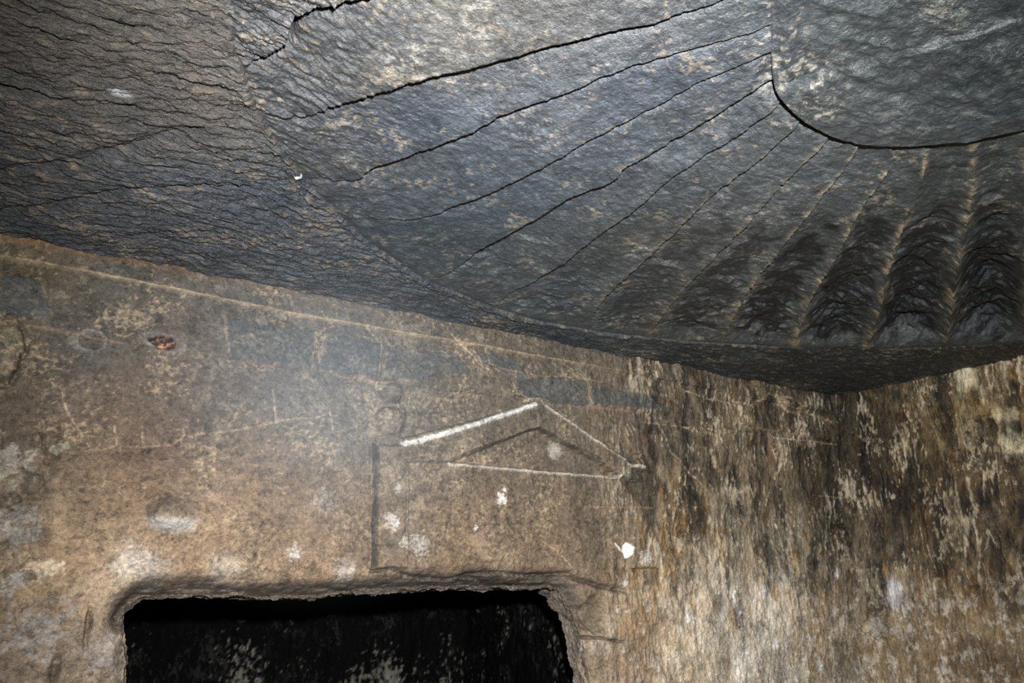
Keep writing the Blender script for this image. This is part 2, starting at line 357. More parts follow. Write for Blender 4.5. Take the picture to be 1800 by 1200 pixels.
fan = empty('carved_fan', (1.72, 0.60, ZC), 'large sunburst fan carved in the soot-black stone ceiling, with long stepped rays', 'carving')
ctr = np.array([1.72, 0.60])
for i in range(len(lines) - 1):
    (A, ta, oa), (B, tb, ob) = lines[i], lines[i + 1]
    wmax = np.linalg.norm(A[-1] - B[-1]); NS = int(max(40, min(150, wmax / 0.0034)))
    s = np.linspace(0, 1, NS); t = np.linspace(0, 1, NT)
    inn = cut(disc_c, ta, tb, NS); out = cut(perim, oa, ob, NS)
    S, Tt = np.meshgrid(s, t, indexing='ij')
    P = ((1 - S)[..., None] * A[None] + S[..., None] * B[None]
         + (1 - Tt)[..., None] * inn[:, None] + Tt[..., None] * out[:, None]
         - ((1 - S) * (1 - Tt))[..., None] * A[0] - (S * (1 - Tt))[..., None] * B[0]
         - ((1 - S) * Tt)[..., None] * A[-1] - (S * Tt)[..., None] * B[-1])
    X, Y = P[..., 0], P[..., 1]
    wid = np.linalg.norm(A - B, axis=1)[None, :]
    def prof(k, tt):
        a = steps.get(k)
        if a is None: return np.zeros_like(tt)
        return np.interp(tt, [q[0] for q in a], [q[1] for q in a])
    sA = prof(i, Tt) * (2.4 if i < 3 else 2.9 if i < 7 else 1.5)
    # recess behind the previous ray's lip, rising back to the lip of this one
    tl_ = .35 if i < 5 else .6
    h = -sA * (tl_ * (1 - S) ** 1.3 + (1 - tl_) * np.exp(-(S * wid / 0.030) ** 2))
    fl_ = flute[i] * np.clip(wid / 0.35, 0.25, 1.3)
    if i >= 6:
        arch = sstep(1.0, 0.93 - 0.03 * np.sin(np.pi * S), Tt) * (0.35 + 0.65 * sstep(0.1, 0.55, Tt))
        h = h - fl_ * np.sin(np.pi * S) ** 0.8 * arch * (1 + 0.9 * fbm(X * 4.5, Y * 4.5, 4, 61)) - .012 * sstep(.1, .6, fbm(X * 8, Y * 8, 4, 63)) * arch
    else:
        h = h - fl_ * np.sin(np.pi * S) * sstep(1, .8, Tt)
    # crescent tool marks towards the outer end of the rays
    k_r = {4: .15, 5: .55, 6: 1.0, 7: 1.15, 8: 1.3, 9: 1.5, 10: 1.7, 11: 1.5, 12: 1.2}.get(i, 0.0)
    if k_r:
        ph = Tt * (16 + i) + 1.1 * np.cos((S - .5) * 3.0) + 8.0 * fbm(X * 3.6, Y * 3.6, 4, 90 + i)
        rip = (1 - np.abs(np.sin(ph))) ** 1.6
        h = h + 0.010 * k_r * (rip * (.3 + 1.6 * np.clip(fbm(X * 5, Y * 5, 3, 35) + .3, 0, 1)) - .35) * sstep(.50, .72, Tt) * sstep(1.0, .95, Tt) * np.sin(np.pi * np.clip(S, 0, 1)) ** .6 * (0.6 + 0.8 * np.clip(fbm(X * 4, Y * 4, 3, 33) + .4, 0, 1))
    h = h + soft_noise(X, Y) - .006 * sstep(.03, 0, (1 - Tt) * 1.5)
    dpr, tpr = pdist(X, Y, perim[::4]); kc = .10 + ({0: 1.0, 1: .7, 2: .35, 3: .15}.get(i, 0) * sstep(.6, .05, dpr))
    Tn, h = wear_glint_ceiling(X, Y, ceil_tint(X, Y, fan_anch), np.clip(kc, 0, 1), h)
    if i >= 4: h = h - 0.022 * sstep(0.035, 0.0, Tt)      # the disc stands proud of the rays
    f_ = fbm(X * 34, Y * 34, 4, 241, .65) + .9 * fbm(X * 5, Y * 5, 4, 242); Tn = paint(Tn, .45 * qmask(f_, .88, .985), srgb(150, 138, 118) * .85)
    Z = ZC - h
    # close both long sides with a face going up into the rock
    X = np.vstack([X[:1], X, X[-1:]]); Y = np.vstack([Y[:1], Y, Y[-1:]]); Z = np.vstack([Z[:1] + .09, Z, Z[-1:] + .13])
    V = np.stack([X, Y, Z], -1).reshape(-1, 3)
    T = np.concatenate([Tn[:1], Tn, Tn[-1:]], 0)
    if i >= 6:      # arrises painted pale tan, flute hollows painted blue-black
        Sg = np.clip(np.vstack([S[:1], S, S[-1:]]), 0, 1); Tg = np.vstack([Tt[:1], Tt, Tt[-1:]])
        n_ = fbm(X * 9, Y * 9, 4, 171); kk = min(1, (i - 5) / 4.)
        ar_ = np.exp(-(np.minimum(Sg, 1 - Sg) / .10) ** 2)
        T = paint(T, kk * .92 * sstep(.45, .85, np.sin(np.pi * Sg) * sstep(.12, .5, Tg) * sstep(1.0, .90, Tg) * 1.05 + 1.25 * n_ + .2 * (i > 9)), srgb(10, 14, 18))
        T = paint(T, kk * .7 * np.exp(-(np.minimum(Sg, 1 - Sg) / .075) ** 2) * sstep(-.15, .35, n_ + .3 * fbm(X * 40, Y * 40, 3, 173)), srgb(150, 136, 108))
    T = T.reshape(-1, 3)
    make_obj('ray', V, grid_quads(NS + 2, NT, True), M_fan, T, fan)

# disc: polar patch around its own centre
dc = np.array([1.98, 0.74]); rim = resample(np.vstack([disc_c, [[2.75, .35], [2.6, -.3], [1.95, -.5], [1.3, -.3]], disc_c[:1]]), 760)
NR = 170; rr = np.linspace(0.0, 1, NR)
RR, _ = np.meshgrid(rr, np.arange(760), indexing='ij')
X = dc[0] + (rim[None, :, 0] - dc[0]) * RR; Y = dc[1] + (rim[None, :, 1] - dc[1]) * RR
wgt = np.interp(np.linspace(0, 1, 760), [0, nearest_t(rim, C2((1355, 60))), nearest_t(rim, C2((1358, 140))), nearest_t(rim, C2((1370, 158))), nearest_t(rim, C2((1900, 180))), nearest_t(rim, C2((2020, 110))), 1], [.0, .0, .008, .026, .034, .03, 0])
h = soft_noise(X, Y) + wgt[None, :] * (1 - 0.7 * (1 - RR)) + 0.012 * ridged(X * 3 + Y, Y * 9, 3, 19) * sstep(1, .8, RR) - 0.004
h = h + 0.012 * np.exp(-((RR - .93) / .035) ** 2) * (wgt[None, :] < .01)
Z = ZC - h
X = np.vstack([X, X[-1:]]); Y = np.vstack([Y, Y[-1:]]); Z = np.vstack([Z, Z[-1:] + .08])
make_obj('disc', np.stack([X, Y, Z], -1).reshape(-1, 3), grid_quads(NR + 1, 760), M_fan, ceil_tint(X, Y, fan_anch).reshape(-1, 3), fan)

# ================================================================== CEILING around the fan
gx = axis([(-2.6, 0.0, .06), (0.0, 3.0, .0042), (3.0, XW, .0055), (XW, 5.45, .05)]); gy = axis([(-2.6, 1.2, .06), (1.2, YW, .0042), (YW, 3.8, .05)])
X, Y = np.meshgrid(gx, gy, indexing='ij')
cpoly = np.vstack([perim, [C2((2120, 110))], [[1.6, -.3]], [[.2, .2]]])
sd = sdist(X, Y, fan_poly, .25)
dP, tP = pdist(X, Y, perim, .5)
ins = inside(X, Y, fan_poly) | inside(X, Y, np.vstack([disc_c, dc[None]]))
rough_k = 0.8 + 0.2 * sstep(3.2, 1.6, X)
T, h = wear_glint_ceiling(X, Y, ceil_tint(X, Y, ceil_anch), rough_k, 0.018 * fbm(X * 1.9, Y * 1.9, 4, 5))
h += 0.010 * (1 - rough_k) * (ridged(X * 6, Y * 22, 4, 29) - .4)
h += soft_noise(X, Y)
# long shallow grooves and the raised rim of the fan
for pl, wd, dp in [([(0, 300), (120, 290), (250, 255), (340, 232)], .03, .018), ([(0, 370), (100, 358), (230, 335), (340, 330), (430, 330)], .02, .014), ([(0, 150), (110, 180), (230, 195)], .02, .014),
                   ([(400, 160), (320, 145), (260, 130)], .016, .014), ([(0, 410), (180, 415), (400, 405), (560, 430), (700, 500)], .012, .006), ([(650, 575), (800, 600), (980, 640)], .012, .006)]:
    d, _ = pdist(X, Y, PW(pl, C2), .15); h -= dp * np.exp(-(d / wd) ** 2)
h += 0.005 * np.exp(-(dP / .02) ** 2) * ~ins * sstep(.75, .25, tP)
gk = sstep(.92, .7, tP) * sstep(.16, .3, tP)
h -= 0.030 * np.exp(-((dP + .004 * fbm(X * 12, Y * 12, 3, 6)) / .006) ** 2) * gk
h += .006 * gk * sstep(.05, .012, dP) * ~ins * sstep(.7, .5, tP)
h = np.where(ins, h - sstep(0.0, .03, dP) * .16 - .002, h)
Z = ZC - h
V = np.stack([X, Y, Z], -1).reshape(-1, 3); Q = grid_quads(len(gx), len(gy))
hole = (ins & (sdist(X, Y, np.vstack([perim, [dc]]), .12) < -.06)).reshape(-1)
T = T.reshape(-1, 3)
a = C2((525, 309)); T = paint(T, (np.hypot(V[:, 0] - a[0], V[:, 1] - a[1]) < .012), (.75, .75, .72))
a = C2((205, 165)); T = paint(T, sstep(.03, .0, np.hypot((V[:, 0] - a[0]) * .6, V[:, 1] - a[1])), (.5, .5, .5))
sub_obj('ceiling', V, Q, ~hole[Q].any(1), M_ceil, T, kind='structure')

# ================================================================== FRONT WALL
wx = axis([(-2.6, 0.0, .06), (0.0, 3.2, .0036), (3.2, XW + .02, .0048)]); wz = axis([(-1.6, -.75, .04), (-.75, 1.30, .0036), (1.30, 1.45, .03)])
X, Z = np.meshgrid(wx, wz, indexing='ij')
Xw = X + .005 * fbm(X * 16, Z * 16, 4, 201) + .003 * fbm(X * 60, Z * 60, 3, 203); Zw = Z + .005 * fbm(X * 16, Z * 16, 4, 205) + .003 * fbm(X * 60, Z * 60, 3, 207)
def line(px, r): return pdist(Xw, Zw, PW(px), r)
def blob(px, py, rx, rz, rot=0.0):
    a = W2((px, py)); dx, dz = Xw - a[0], Zw - a[1]
    c, s = math.cos(rot), math.sin(rot); return np.hypot((dx * c + dz * s) / rx, (-dx * s + dz * c) / rz)
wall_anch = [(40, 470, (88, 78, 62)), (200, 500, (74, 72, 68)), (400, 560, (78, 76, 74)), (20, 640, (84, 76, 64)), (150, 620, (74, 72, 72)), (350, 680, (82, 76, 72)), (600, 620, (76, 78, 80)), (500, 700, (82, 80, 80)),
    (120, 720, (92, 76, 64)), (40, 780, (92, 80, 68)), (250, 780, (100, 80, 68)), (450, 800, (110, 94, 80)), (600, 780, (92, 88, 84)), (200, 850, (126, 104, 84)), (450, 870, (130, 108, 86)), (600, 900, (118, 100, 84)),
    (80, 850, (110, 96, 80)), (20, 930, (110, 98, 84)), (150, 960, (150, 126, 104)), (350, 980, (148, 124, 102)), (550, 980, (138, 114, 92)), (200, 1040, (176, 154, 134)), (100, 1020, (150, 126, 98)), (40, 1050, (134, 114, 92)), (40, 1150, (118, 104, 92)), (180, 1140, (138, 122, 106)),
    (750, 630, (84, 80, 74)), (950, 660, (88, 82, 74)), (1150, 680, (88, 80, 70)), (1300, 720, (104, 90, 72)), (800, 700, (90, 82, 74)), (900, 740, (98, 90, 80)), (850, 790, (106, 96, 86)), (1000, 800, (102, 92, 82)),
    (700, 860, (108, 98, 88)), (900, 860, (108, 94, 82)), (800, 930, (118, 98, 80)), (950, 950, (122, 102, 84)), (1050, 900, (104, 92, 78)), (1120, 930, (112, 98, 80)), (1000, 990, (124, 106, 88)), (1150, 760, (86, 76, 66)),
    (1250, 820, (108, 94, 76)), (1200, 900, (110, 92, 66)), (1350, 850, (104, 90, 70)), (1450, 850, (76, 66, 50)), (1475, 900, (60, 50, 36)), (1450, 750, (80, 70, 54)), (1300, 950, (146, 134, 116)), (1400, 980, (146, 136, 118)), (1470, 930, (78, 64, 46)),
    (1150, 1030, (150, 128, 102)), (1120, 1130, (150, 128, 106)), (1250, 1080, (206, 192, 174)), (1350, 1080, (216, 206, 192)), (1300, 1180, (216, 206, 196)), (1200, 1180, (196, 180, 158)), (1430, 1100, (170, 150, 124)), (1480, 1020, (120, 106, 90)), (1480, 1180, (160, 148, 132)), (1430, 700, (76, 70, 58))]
T = rbf(X, Z, wall_anch, W2, 3.0)  # anchors also carry the grey smoke veil and the bright glow lower right
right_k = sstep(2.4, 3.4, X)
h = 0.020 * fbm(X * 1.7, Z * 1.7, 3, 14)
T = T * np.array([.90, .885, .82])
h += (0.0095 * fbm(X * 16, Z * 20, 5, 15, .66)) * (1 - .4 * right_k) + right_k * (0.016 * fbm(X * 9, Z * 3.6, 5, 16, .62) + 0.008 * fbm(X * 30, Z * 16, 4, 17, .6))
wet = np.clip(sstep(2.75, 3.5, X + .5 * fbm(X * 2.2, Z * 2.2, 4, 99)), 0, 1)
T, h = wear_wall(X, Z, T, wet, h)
low_left = sstep(.75, .25, X) * sstep(.55, .1, Z)
h += low_left * 0.050 * fbm(X * 6, Z * 6, 6, 18, .6)
h += 0.012 * ridged(X * 8, Z * 22, 4, 21) * sstep(.25, .05, np.abs(Z - .38)) * .35
# scored courses of the cornice along the top of the wall
L1 = [(-60, 440), (0, 455), (50, 462), (150, 482), (300, 512), (400, 533), (500, 552), (620, 573), (700, 588), (850, 612), (1000, 639), (1100, 656), (1250, 686), (1400, 716), (1476, 732)]
L2 = [(-60, 557), (0, 567), (70, 577), (200, 602), (330, 622), (450, 640), (540, 655), (620, 666), (710, 680), (800, 690), (930, 705), (1000, 711), (1100, 722), (1290, 746), (1400, 764), (1478, 780)]
p1, p2 = PW(L1), PW(L2)
z1 = np.interp(X, p1[:, 0], p1[:, 1]) + .003 * fbm(X * 9, X * 0, 3, 4); z2 = np.interp(X, p2[:, 0], p2[:, 1]) + .004 * fbm(X * 7, X * 0 + 3, 4, 6)
above1 = Z > z1; between = (Z <= z1) & (Z > z2)
h += .016 * sstep(z1 - .004, z1 + .010, Z) + .012 * sstep(z2 - .003, z2 + .012, Z)
b1 = np.exp(-((Z - z1 - .004) / .006) ** 2); keep1 = sstep(-.35, .25, fbm(X * 3.5, X * 0, 3, 88) + .25) * sstep(3.6, 2.6, X)
h += .006 * b1; T = paint(T, .5 * b1 * keep1, srgb(176, 156, 124))
b2 = np.exp(-((Z - z2 - .003) / .0045) ** 2); keep2 = sstep(-.1, .3, fbm(X * 3.1, X * 0, 3, 96))
T = paint(T, .5 * b2 * keep2, srgb(160, 128, 96))
T = paint(T, .40 * sstep(1.255, 1.30, Z) * sstep(1.6, .2, X), srgb(128, 90, 54))
# smooth black blocks left between the courses, flaked stone around them
for poly in [[(570, 590), (680, 605), (660, 668), (560, 652)], [(680, 610), (800, 625), (830, 655), (760, 660), (735, 672), (672, 664)], [(902, 640), (915, 640), (925, 665), (1010, 665), (1030, 672), (1026, 715), (950, 708), (925, 700), (905, 690)], [(1030, 680), (1120, 690), (1180, 722), (1040, 712)],
             [(390, 560), (555, 582), (540, 650), (400, 632)], [(0, 480), (70, 495), (90, 560), (0, 560)], [(835, 618), (905, 630), (900, 660), (845, 640)]]:
    s = sdist(Xw, Zw, PW(poly), .1) + .020 * fbm(X * 14, Z * 14, 4, 12)
    k = sstep(.003, -.004, s); h += .006 * k - k * .004 * fbm(X * 16, Z * 20, 5, 15, .62)
    T = paint(T, .60 * k, srgb(66, 71, 74)); T = paint(T, .30 * np.exp(-(s / .005) ** 2) * sstep(-.1, .3, fbm(X * 20, Z * 20, 3, 62)), srgb(170, 150, 120))
# cracks and pale veins
for px, wd, dp, c in [([(108, 678), (112, 705), (125, 735), (145, 765), (157, 783)], .0035, .004, .55), ([(478, 685), (482, 710), (484, 742)], .004, .004, .55), ([(200, 748), (203, 765), (206, 782)], .0035, .003, .5), ([(250, 745), (250, 785)], .003, .003, .4),
    ([(150, 792), (200, 785), (255, 785), (300, 782), (325, 765), (400, 758), (470, 745), (500, 738), (560, 733)], .004, -.005, .4), ([(785, 588), (810, 610), (830, 625), (840, 642), (855, 650)], .004, .005, .55), ([(848, 605), (857, 640), (870, 645)], .003, .004, .5),
    ([(640, 575), (668, 605), (664, 655), (660, 690)], .0035, .004, .4), ([(895, 665), (902, 680), (898, 694)], .0035, .003, .6), ([(865, 645), (902, 654), (940, 660), (1005, 664), (1060, 672)], .003, .004, .35), ([(1180, 650), (1185, 670), (1200, 685), (1240, 700), (1285, 710)], .004, .005, .5),
    ([(1285, 705), (1320, 712), (1350, 692), (1380, 712), (1460, 742)], .009, .012, .5), ([(1150, 735), (1165, 760), (1180, 795), (1210, 825), (1245, 862)], .004, .006, .6), ([(1128, 742), (1200, 750), (1290, 757)], .004, -.004, .5), ([(1360, 768), (1420, 775), (1482, 782)], .005, -.006, .7),
    ([(950, 950), (975, 965), (1000, 990), (1012, 1008)], .003, .003, .5), ([(1120, 660), (1132, 680), (1140, 700)], .003, .003, .3), ([(1360, 960), (1400, 985), (1430, 1005), (1440, 1020)], .005, .008, .3),
    ([(555, 735), (580, 725), (585, 755)], .003, .004, .5), ([(240, 905), (300, 930), (360, 920)], .002, .0, .1), ([(1430, 870), (1520, 878)], .004, -.005, .6)]:
    d, t = line(px, .08); wob = d + .003 * np.abs(fbm(X * 60, Z * 60, 3, 31)); k = np.exp(-(wob / wd) ** 2)
    h -= dp * k; T = paint(T, c * np.exp(-(wob / (wd * 1.3)) ** 2) * sstep(-.5, .2, fbm(X * 40, Z * 40, 2, 39)), srgb(188, 168, 138))
# ---- carved shrine front
shrine = dict(
 post_left=[(648, 782), (704, 784), (716, 790), (716, 998), (646, 998)],
 acroterion_left=[(664, 674), (684, 667), (702, 674), (706, 690), (700, 708), (712, 722), (713, 750), (702, 768), (704, 784), (652, 782), (664, 770), (650, 752), (646, 730), (654, 712), (648, 692)],
 rake_left=[(704, 772), (820, 742), (912, 716), (920, 712), (948, 716), (948, 752), (930, 757), (790, 812), (716, 812), (716, 790), (704, 784)],
 finial=[(917, 712), (924, 701), (944, 700), (952, 707), (948, 716)],
 rake_right=[(952, 707), (1000, 742), (1050, 776), (1105, 815), (1128, 846), (1086, 838), (1055, 812), (1020, 795), (975, 770), (948, 752), (948, 716)],
 tympanum=[(790, 812), (930, 757), (948, 752), (975, 770), (1020, 795), (1055, 812), (1086, 838), (950, 826)],
 acroterion_right=[(1100, 800), (1125, 796), (1150, 812), (1158, 850), (1150, 868), (1128, 846), (1105, 815)],
 post_right=[(1106, 846), (1128, 846), (1150, 868), (1156, 998), (1108, 998)],
 panel=[(716, 812), (790, 812), (950, 826), (1086, 838), (1106, 846), (1108, 998), (716, 998)])
SD = {k: sdist(Xw, Zw, PW(v), .12) for k, v in shrine.items()}
e = .0035 * fbm(X * 22, Z * 22, 3, 36)
def raise_(k, hh, soft=.008): 
    global h; h = h + hh * sstep(soft, -soft, SD[k] + e)
for k, hh in (('post_left', .028), ('post_right', .026), ('rake_left', .030), ('rake_right', .024), ('tympanum', -.032), ('panel', .004), ('finial', .03), ('acroterion_right', .018)): raise_(k, hh)
# knob of two rounded lumps standing on the left post
s = SD['acroterion_left']; nk = .22 * fbm(X * 18, Z * 18, 4, 37); up_ = blob(682, 692, .060, .052) + nk; lo_ = blob(681, 740, .074, .072) + nk
h += .085 * np.sqrt(np.clip(1 - up_ ** 2, 0, 1)) + .080 * np.sqrt(np.clip(1 - lo_ ** 2, 0, 1)) + .008 * sstep(.01, -.01, s)
T = paint(T, .65 * np.exp(-((up_ - .95) / .09) ** 2) * (Zw > W2((682, 690))[1]), srgb(180, 172, 156))
d, t = line([(706, 682), (702, 704), (714, 722), (713, 748), (702, 766)], .06); h -= .03 * np.exp(-(d / .006) ** 2); T = paint(T, .6 * np.exp(-(d / .005) ** 2), srgb(40, 36, 32))
up_ = blob(1120, 818, .05, .04); h += .03 * np.sqrt(np.clip(1 - up_ ** 2, 0, 1)); up_ = blob(1138, 845, .05, .06); h += .02 * np.sqrt(np.clip(1 - up_ ** 2, 0, 1))
# groove cut along the left of the shrine, its shade painted in dark
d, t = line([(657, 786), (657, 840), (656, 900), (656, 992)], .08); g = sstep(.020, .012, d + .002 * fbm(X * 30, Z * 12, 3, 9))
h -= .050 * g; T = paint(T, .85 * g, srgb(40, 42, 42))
d, t = line([(1146, 872), (1149, 930), (1151, 995)], .08); h -= .012 * np.exp(-(d / .007) ** 2); T = paint(T, .35 * np.exp(-(d / .008) ** 2), srgb(60, 60, 58))
d, t = line([(712, 815), (712, 990)], .05); h -= .004 * np.exp(-(d / .008) ** 2)
# chalk-white dust on the left slope of the gable, greyer on the other edges
d, t = line([(706, 782), (740, 774), (820, 750), (912, 720), (936, 712)], .06); n = fbm(X * 60, Z * 60, 3, 44)
h += .010 * np.exp(-(d / .012) ** 2); T = paint(T, .95 * sstep(.016, .007, d + .003 * n), (.66, .64, .60))
T = paint(T, .30 * sstep(.035, .0, d + .01 * n), srgb(170, 162, 150))
d, t = line([(790, 815), (850, 820), (950, 829), (1040, 835), (1086, 838)], .06)
h += .008 * np.exp(-(d / .010) ** 2); T = paint(T, .65 * sstep(.016, .003, d + .005 * n), srgb(196, 186, 170))
d, t = line([(950, 712), (1000, 745), (1045, 776), (1080, 798), (1105, 818), (1125, 822)], .06)
h += .006 * np.exp(-(d / .009) ** 2); T = paint(T, .55 * sstep(.013, .003, d + .005 * n), srgb(180, 172, 156))
d, t = line([(920, 706), (928, 701), (942, 701), (950, 708)], .04); T = paint(T, .5 * sstep(.010, .003, d), srgb(170, 164, 150))
d, t = line([(790, 808), (850, 785), (925, 757), (948, 753), (965, 762), (1000, 783), (1030, 796), (1055, 808)], .05); k = np.exp(-(d / .005) ** 2); h -= .010 * k; T = paint(T, .65 * k, srgb(36, 34, 32))
for px in ([(1030, 890), (1090, 892), (1145, 893)], [(1040, 908), (1100, 911), (1120, 912)], [(1075, 945), (1145, 946)]):
    d, t = line(px, .05); h += .005 * np.exp(-(d / .005) ** 2); T = paint(T, .4 * np.exp(-(d / .005) ** 2), srgb(150, 124, 92))
# limewash scars
for (px, py, r, k) in [(880, 876, .030, .9), (885, 862, .014, .7), (685, 912, .035, .5), (690, 925, .02, .6), (835, 929, .012, .8), (735, 955, .055, .4), (710, 952, .03, .4), (520, 975, .035, .55), (1130, 980, .05, .5), (1100, 1025, .02, .7), (1085, 1072, .02, .6), (695, 858, .02, .45), (610, 1005, .06, .35), (575, 880, .06, .2), (260, 1000, .08, .3), (400, 1000, .08, .25), (230, 985, .07, .3), (980, 790, .05, .3)]:
    b = blob(px, py, r, r); T = paint(T, k * sstep(1.15, .35, b + 1.5 * fbm(X * 55, Z * 70, 4, 72, .65) + .5 * fbm(X * 9, Z * 9, 3, 73)), srgb(206, 200, 192))
b = blob(1102, 967, .040, .044) + .25 * fbm(X * 30, Z * 30, 2, 51); white_patch = b < 1.0
T = paint(T, sstep(1.0, .8, b), (.97, .95, .88)); h -= .008 * sstep(1.1, .8, b)
d, t = line([(1080, 955), (1088, 965), (1096, 972)], .04); T = paint(T, .8 * sstep(.009, .004, d), (.8, .76, .66))
# hollow with dust in its lower half
b = blob(306, 902, .112, .076) ; b2_ = b + .30 * fbm(X * 10, Z * 10, 5, 53, .6); hollow = b < 1.15
h -= .055 * sstep(1.0, .35, b2_); h += .004 * np.exp(-((b2_ - 1.05) / .12) ** 2)
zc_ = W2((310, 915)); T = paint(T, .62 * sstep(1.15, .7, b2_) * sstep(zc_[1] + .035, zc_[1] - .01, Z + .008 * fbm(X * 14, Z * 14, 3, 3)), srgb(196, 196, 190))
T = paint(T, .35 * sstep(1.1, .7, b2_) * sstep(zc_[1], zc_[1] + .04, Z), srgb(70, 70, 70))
b = blob(325, 890, .045, .028) + .8 * fbm(X * 20, Z * 20, 4, 54); h += .010 * sstep(1.2, .4, b)
# broken hole in the course line
bh = blob(286, 602, .062, .026, -.18) + .7 * fbm(X * 22, Z * 26, 5, 56, .65); chip = bh < 1.1
h -= .035 * sstep(1.0, .6, bh); T = paint(T, sstep(1.05, .8, bh), srgb(44, 36, 32)); n = fbm(X * 42, Z * 50, 4, 93, .7); T = paint(T, .8 * sstep(1.05, .8, bh) * sstep(-.02, .2, n), srgb(166, 120, 88))
T = paint(T, .25 * np.exp(-((bh - 1.35) / .25) ** 2), srgb(150, 146, 140))
b = blob(160, 600, .05, .04); h += .012 * np.exp(-((b - 1) / .25) ** 2); T = paint(T, .3 * np.exp(-((b - 1) / .3) ** 2), srgb(150, 145, 138))
# boulders and pits by the left end
b = blob(2, 615, .075, .13) + .15 * fbm(X * 9, Z * 9, 3, 57); b = b + .2 * fbm(X * 20, Z * 20, 3, 157); h += .05 * np.sqrt(np.clip(1 - b ** 2, 0, 1)); h -= .02 * np.exp(-((b - 1.05) / .12) ** 2)
T = paint(T, .3 * sstep(1, .5, b) * (fbm(X * 16, Z * 16, 3, 9) > 0), srgb(150, 140, 110))
for (px, py, rx, rz, dp) in [(90, 780, .05, .09, .05), (15, 790, .10, .07, .035), (60, 850, .05, .10, .04), (155, 1098, .016, .11, .05), (98, 1180, .022, .05, .05), (45, 1010, .10, .05, .03), (20, 880, .06, .05, .03), (75, 940, .04, .05, .02)]:
    b = blob(px, py, rx, rz) + .7 * fbm(X * 9, Z * 9, 5, 58, .6); h -= dp * sstep(1.1, .1, b); T = paint(T, .45 * sstep(1.0, .2, b), srgb(62, 56, 50))
for (px, py, r, k, c) in [(15, 810, .09, .5, (168, 160, 146)), (108, 785, .03, .5, (170, 160, 140)), (20, 925, .10, .4, (160, 156, 150)), (80, 1000, .05, .6, (205, 186, 160)), (25, 1030, .05, .4, (160, 160, 160)), (45, 1045, .05, .35, (160, 128, 84)), (95, 1060, .04, .4, (70, 64, 50)), (185, 1150, .09, .3, (170, 165, 162)), (70, 1100, .12, .35, (160, 156, 152)), (215, 1000, .06, .4, (215, 198, 176))]:
    b = blob(px, py, r * 1.2, r) + 1.7 * fbm(X * 20, Z * 24, 5, 59 + int(px) % 7, .65); T = paint(T, k * sstep(.9, .4, b), srgb(*c)); h -= .006 * sstep(.9, .3, b)
# flaked-off lump at upper right
b = blob(1385, 712, .13, .05, -.2) + .4 * fbm(X * 12, Z * 12, 3, 66); h += .022 * sstep(1, .4, b); T = paint(T, .5 * np.exp(-((b - .9) / .2) ** 2), srgb(190, 168, 136))
for (px, py, rx, rz, k, c) in [(1310, 745, .12, .10, .45, (176, 156, 122)), (1330, 830, .05, .2, .3, (150, 130, 100)), (1195, 930, .10, .22, .5, (120, 92, 52)), (1180, 1000, .08, .1, .4, (150, 118, 72)), (1440, 1050, .10, .2, .4, (120, 92, 56)), (1100, 830, .07, .05, .4, (176, 166, 146)), (1160, 830, .06, .07, .35, (150, 136, 112)), (1180, 870, .03, .05, .3, (90, 80, 60)), (1120, 1100, .1, .1, .4, (180, 140, 88)), (1440, 930, .08, .3, .5, (52, 46, 36))]:
    b = blob(px, py, rx, rz) + .9 * fbm(X * 20, Z * 8, 4, 67); T = paint(T, k * sstep(1.0, .1, b), srgb(*c))
for (px, py) in [(1290, 1045), (1340, 1040), (1300, 1075), (1210, 1090), (1420, 1120), (1400, 1190), (1470, 1010), (1360, 1130), (1440, 1170)]:
    b = blob(px, py, .022, .045) + .9 * fbm(X * 40, Z * 14, 3, 68); b = b + 1.0 * fbm(X * 70, Z * 40, 3, 69); T = paint(T, .6 * sstep(1.0, .3, b), srgb(222, 222, 226))
# ---- doorway
door_px = [(222, 1500), (222, 1180), (221, 1120), (224, 1085), (236, 1068), (262, 1052), (330, 1049), (400, 1049), (500, 1053), (600, 1047), (700, 1040), (760, 1036), (850, 1035), (940, 1034), (980, 1034), (992, 1038), (1006, 1064), (1016, 1090), (1026, 1112), (1032, 1160), (1044, 1220), (1075, 1500)]
door = smooth(PW(door_px), 5)
sdoor = sdist(X, Z, door, .35)
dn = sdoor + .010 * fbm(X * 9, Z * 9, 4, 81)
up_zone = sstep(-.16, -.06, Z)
# broken, rounded lip of the lintel
lip = sstep(.115 + .035 * fbm(X * 2.5, X * 0, 3, 83), .0, dn) ** 1.6 * sstep(3.1, 2.9, X)
lipz = lip * np.clip((Z - (-.16)) / .06, 0, 1)
h -= .13 * lipz * (1 + .35 * ridged(X * 4, Z * 26, 3, 84)) + .035 * sstep(.05, .0, sdoor)
h += lipz * (.014 * fbm(X * 14, Z * 50, 4, 85, .65))
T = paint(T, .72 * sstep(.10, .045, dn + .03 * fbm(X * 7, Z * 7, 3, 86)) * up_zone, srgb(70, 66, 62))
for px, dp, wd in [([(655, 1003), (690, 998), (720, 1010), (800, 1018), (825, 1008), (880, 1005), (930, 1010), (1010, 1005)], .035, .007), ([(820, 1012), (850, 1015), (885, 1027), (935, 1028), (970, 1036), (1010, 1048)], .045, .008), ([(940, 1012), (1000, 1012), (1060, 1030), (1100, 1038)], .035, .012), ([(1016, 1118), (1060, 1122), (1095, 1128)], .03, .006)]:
    d, t = line(px, .08); k = np.exp(-((d + .004 * fbm(X * 25, Z * 25, 3, 87)) / wd) ** 2); h -= dp * k; T = paint(T, .6 * k, srgb(46, 42, 38))
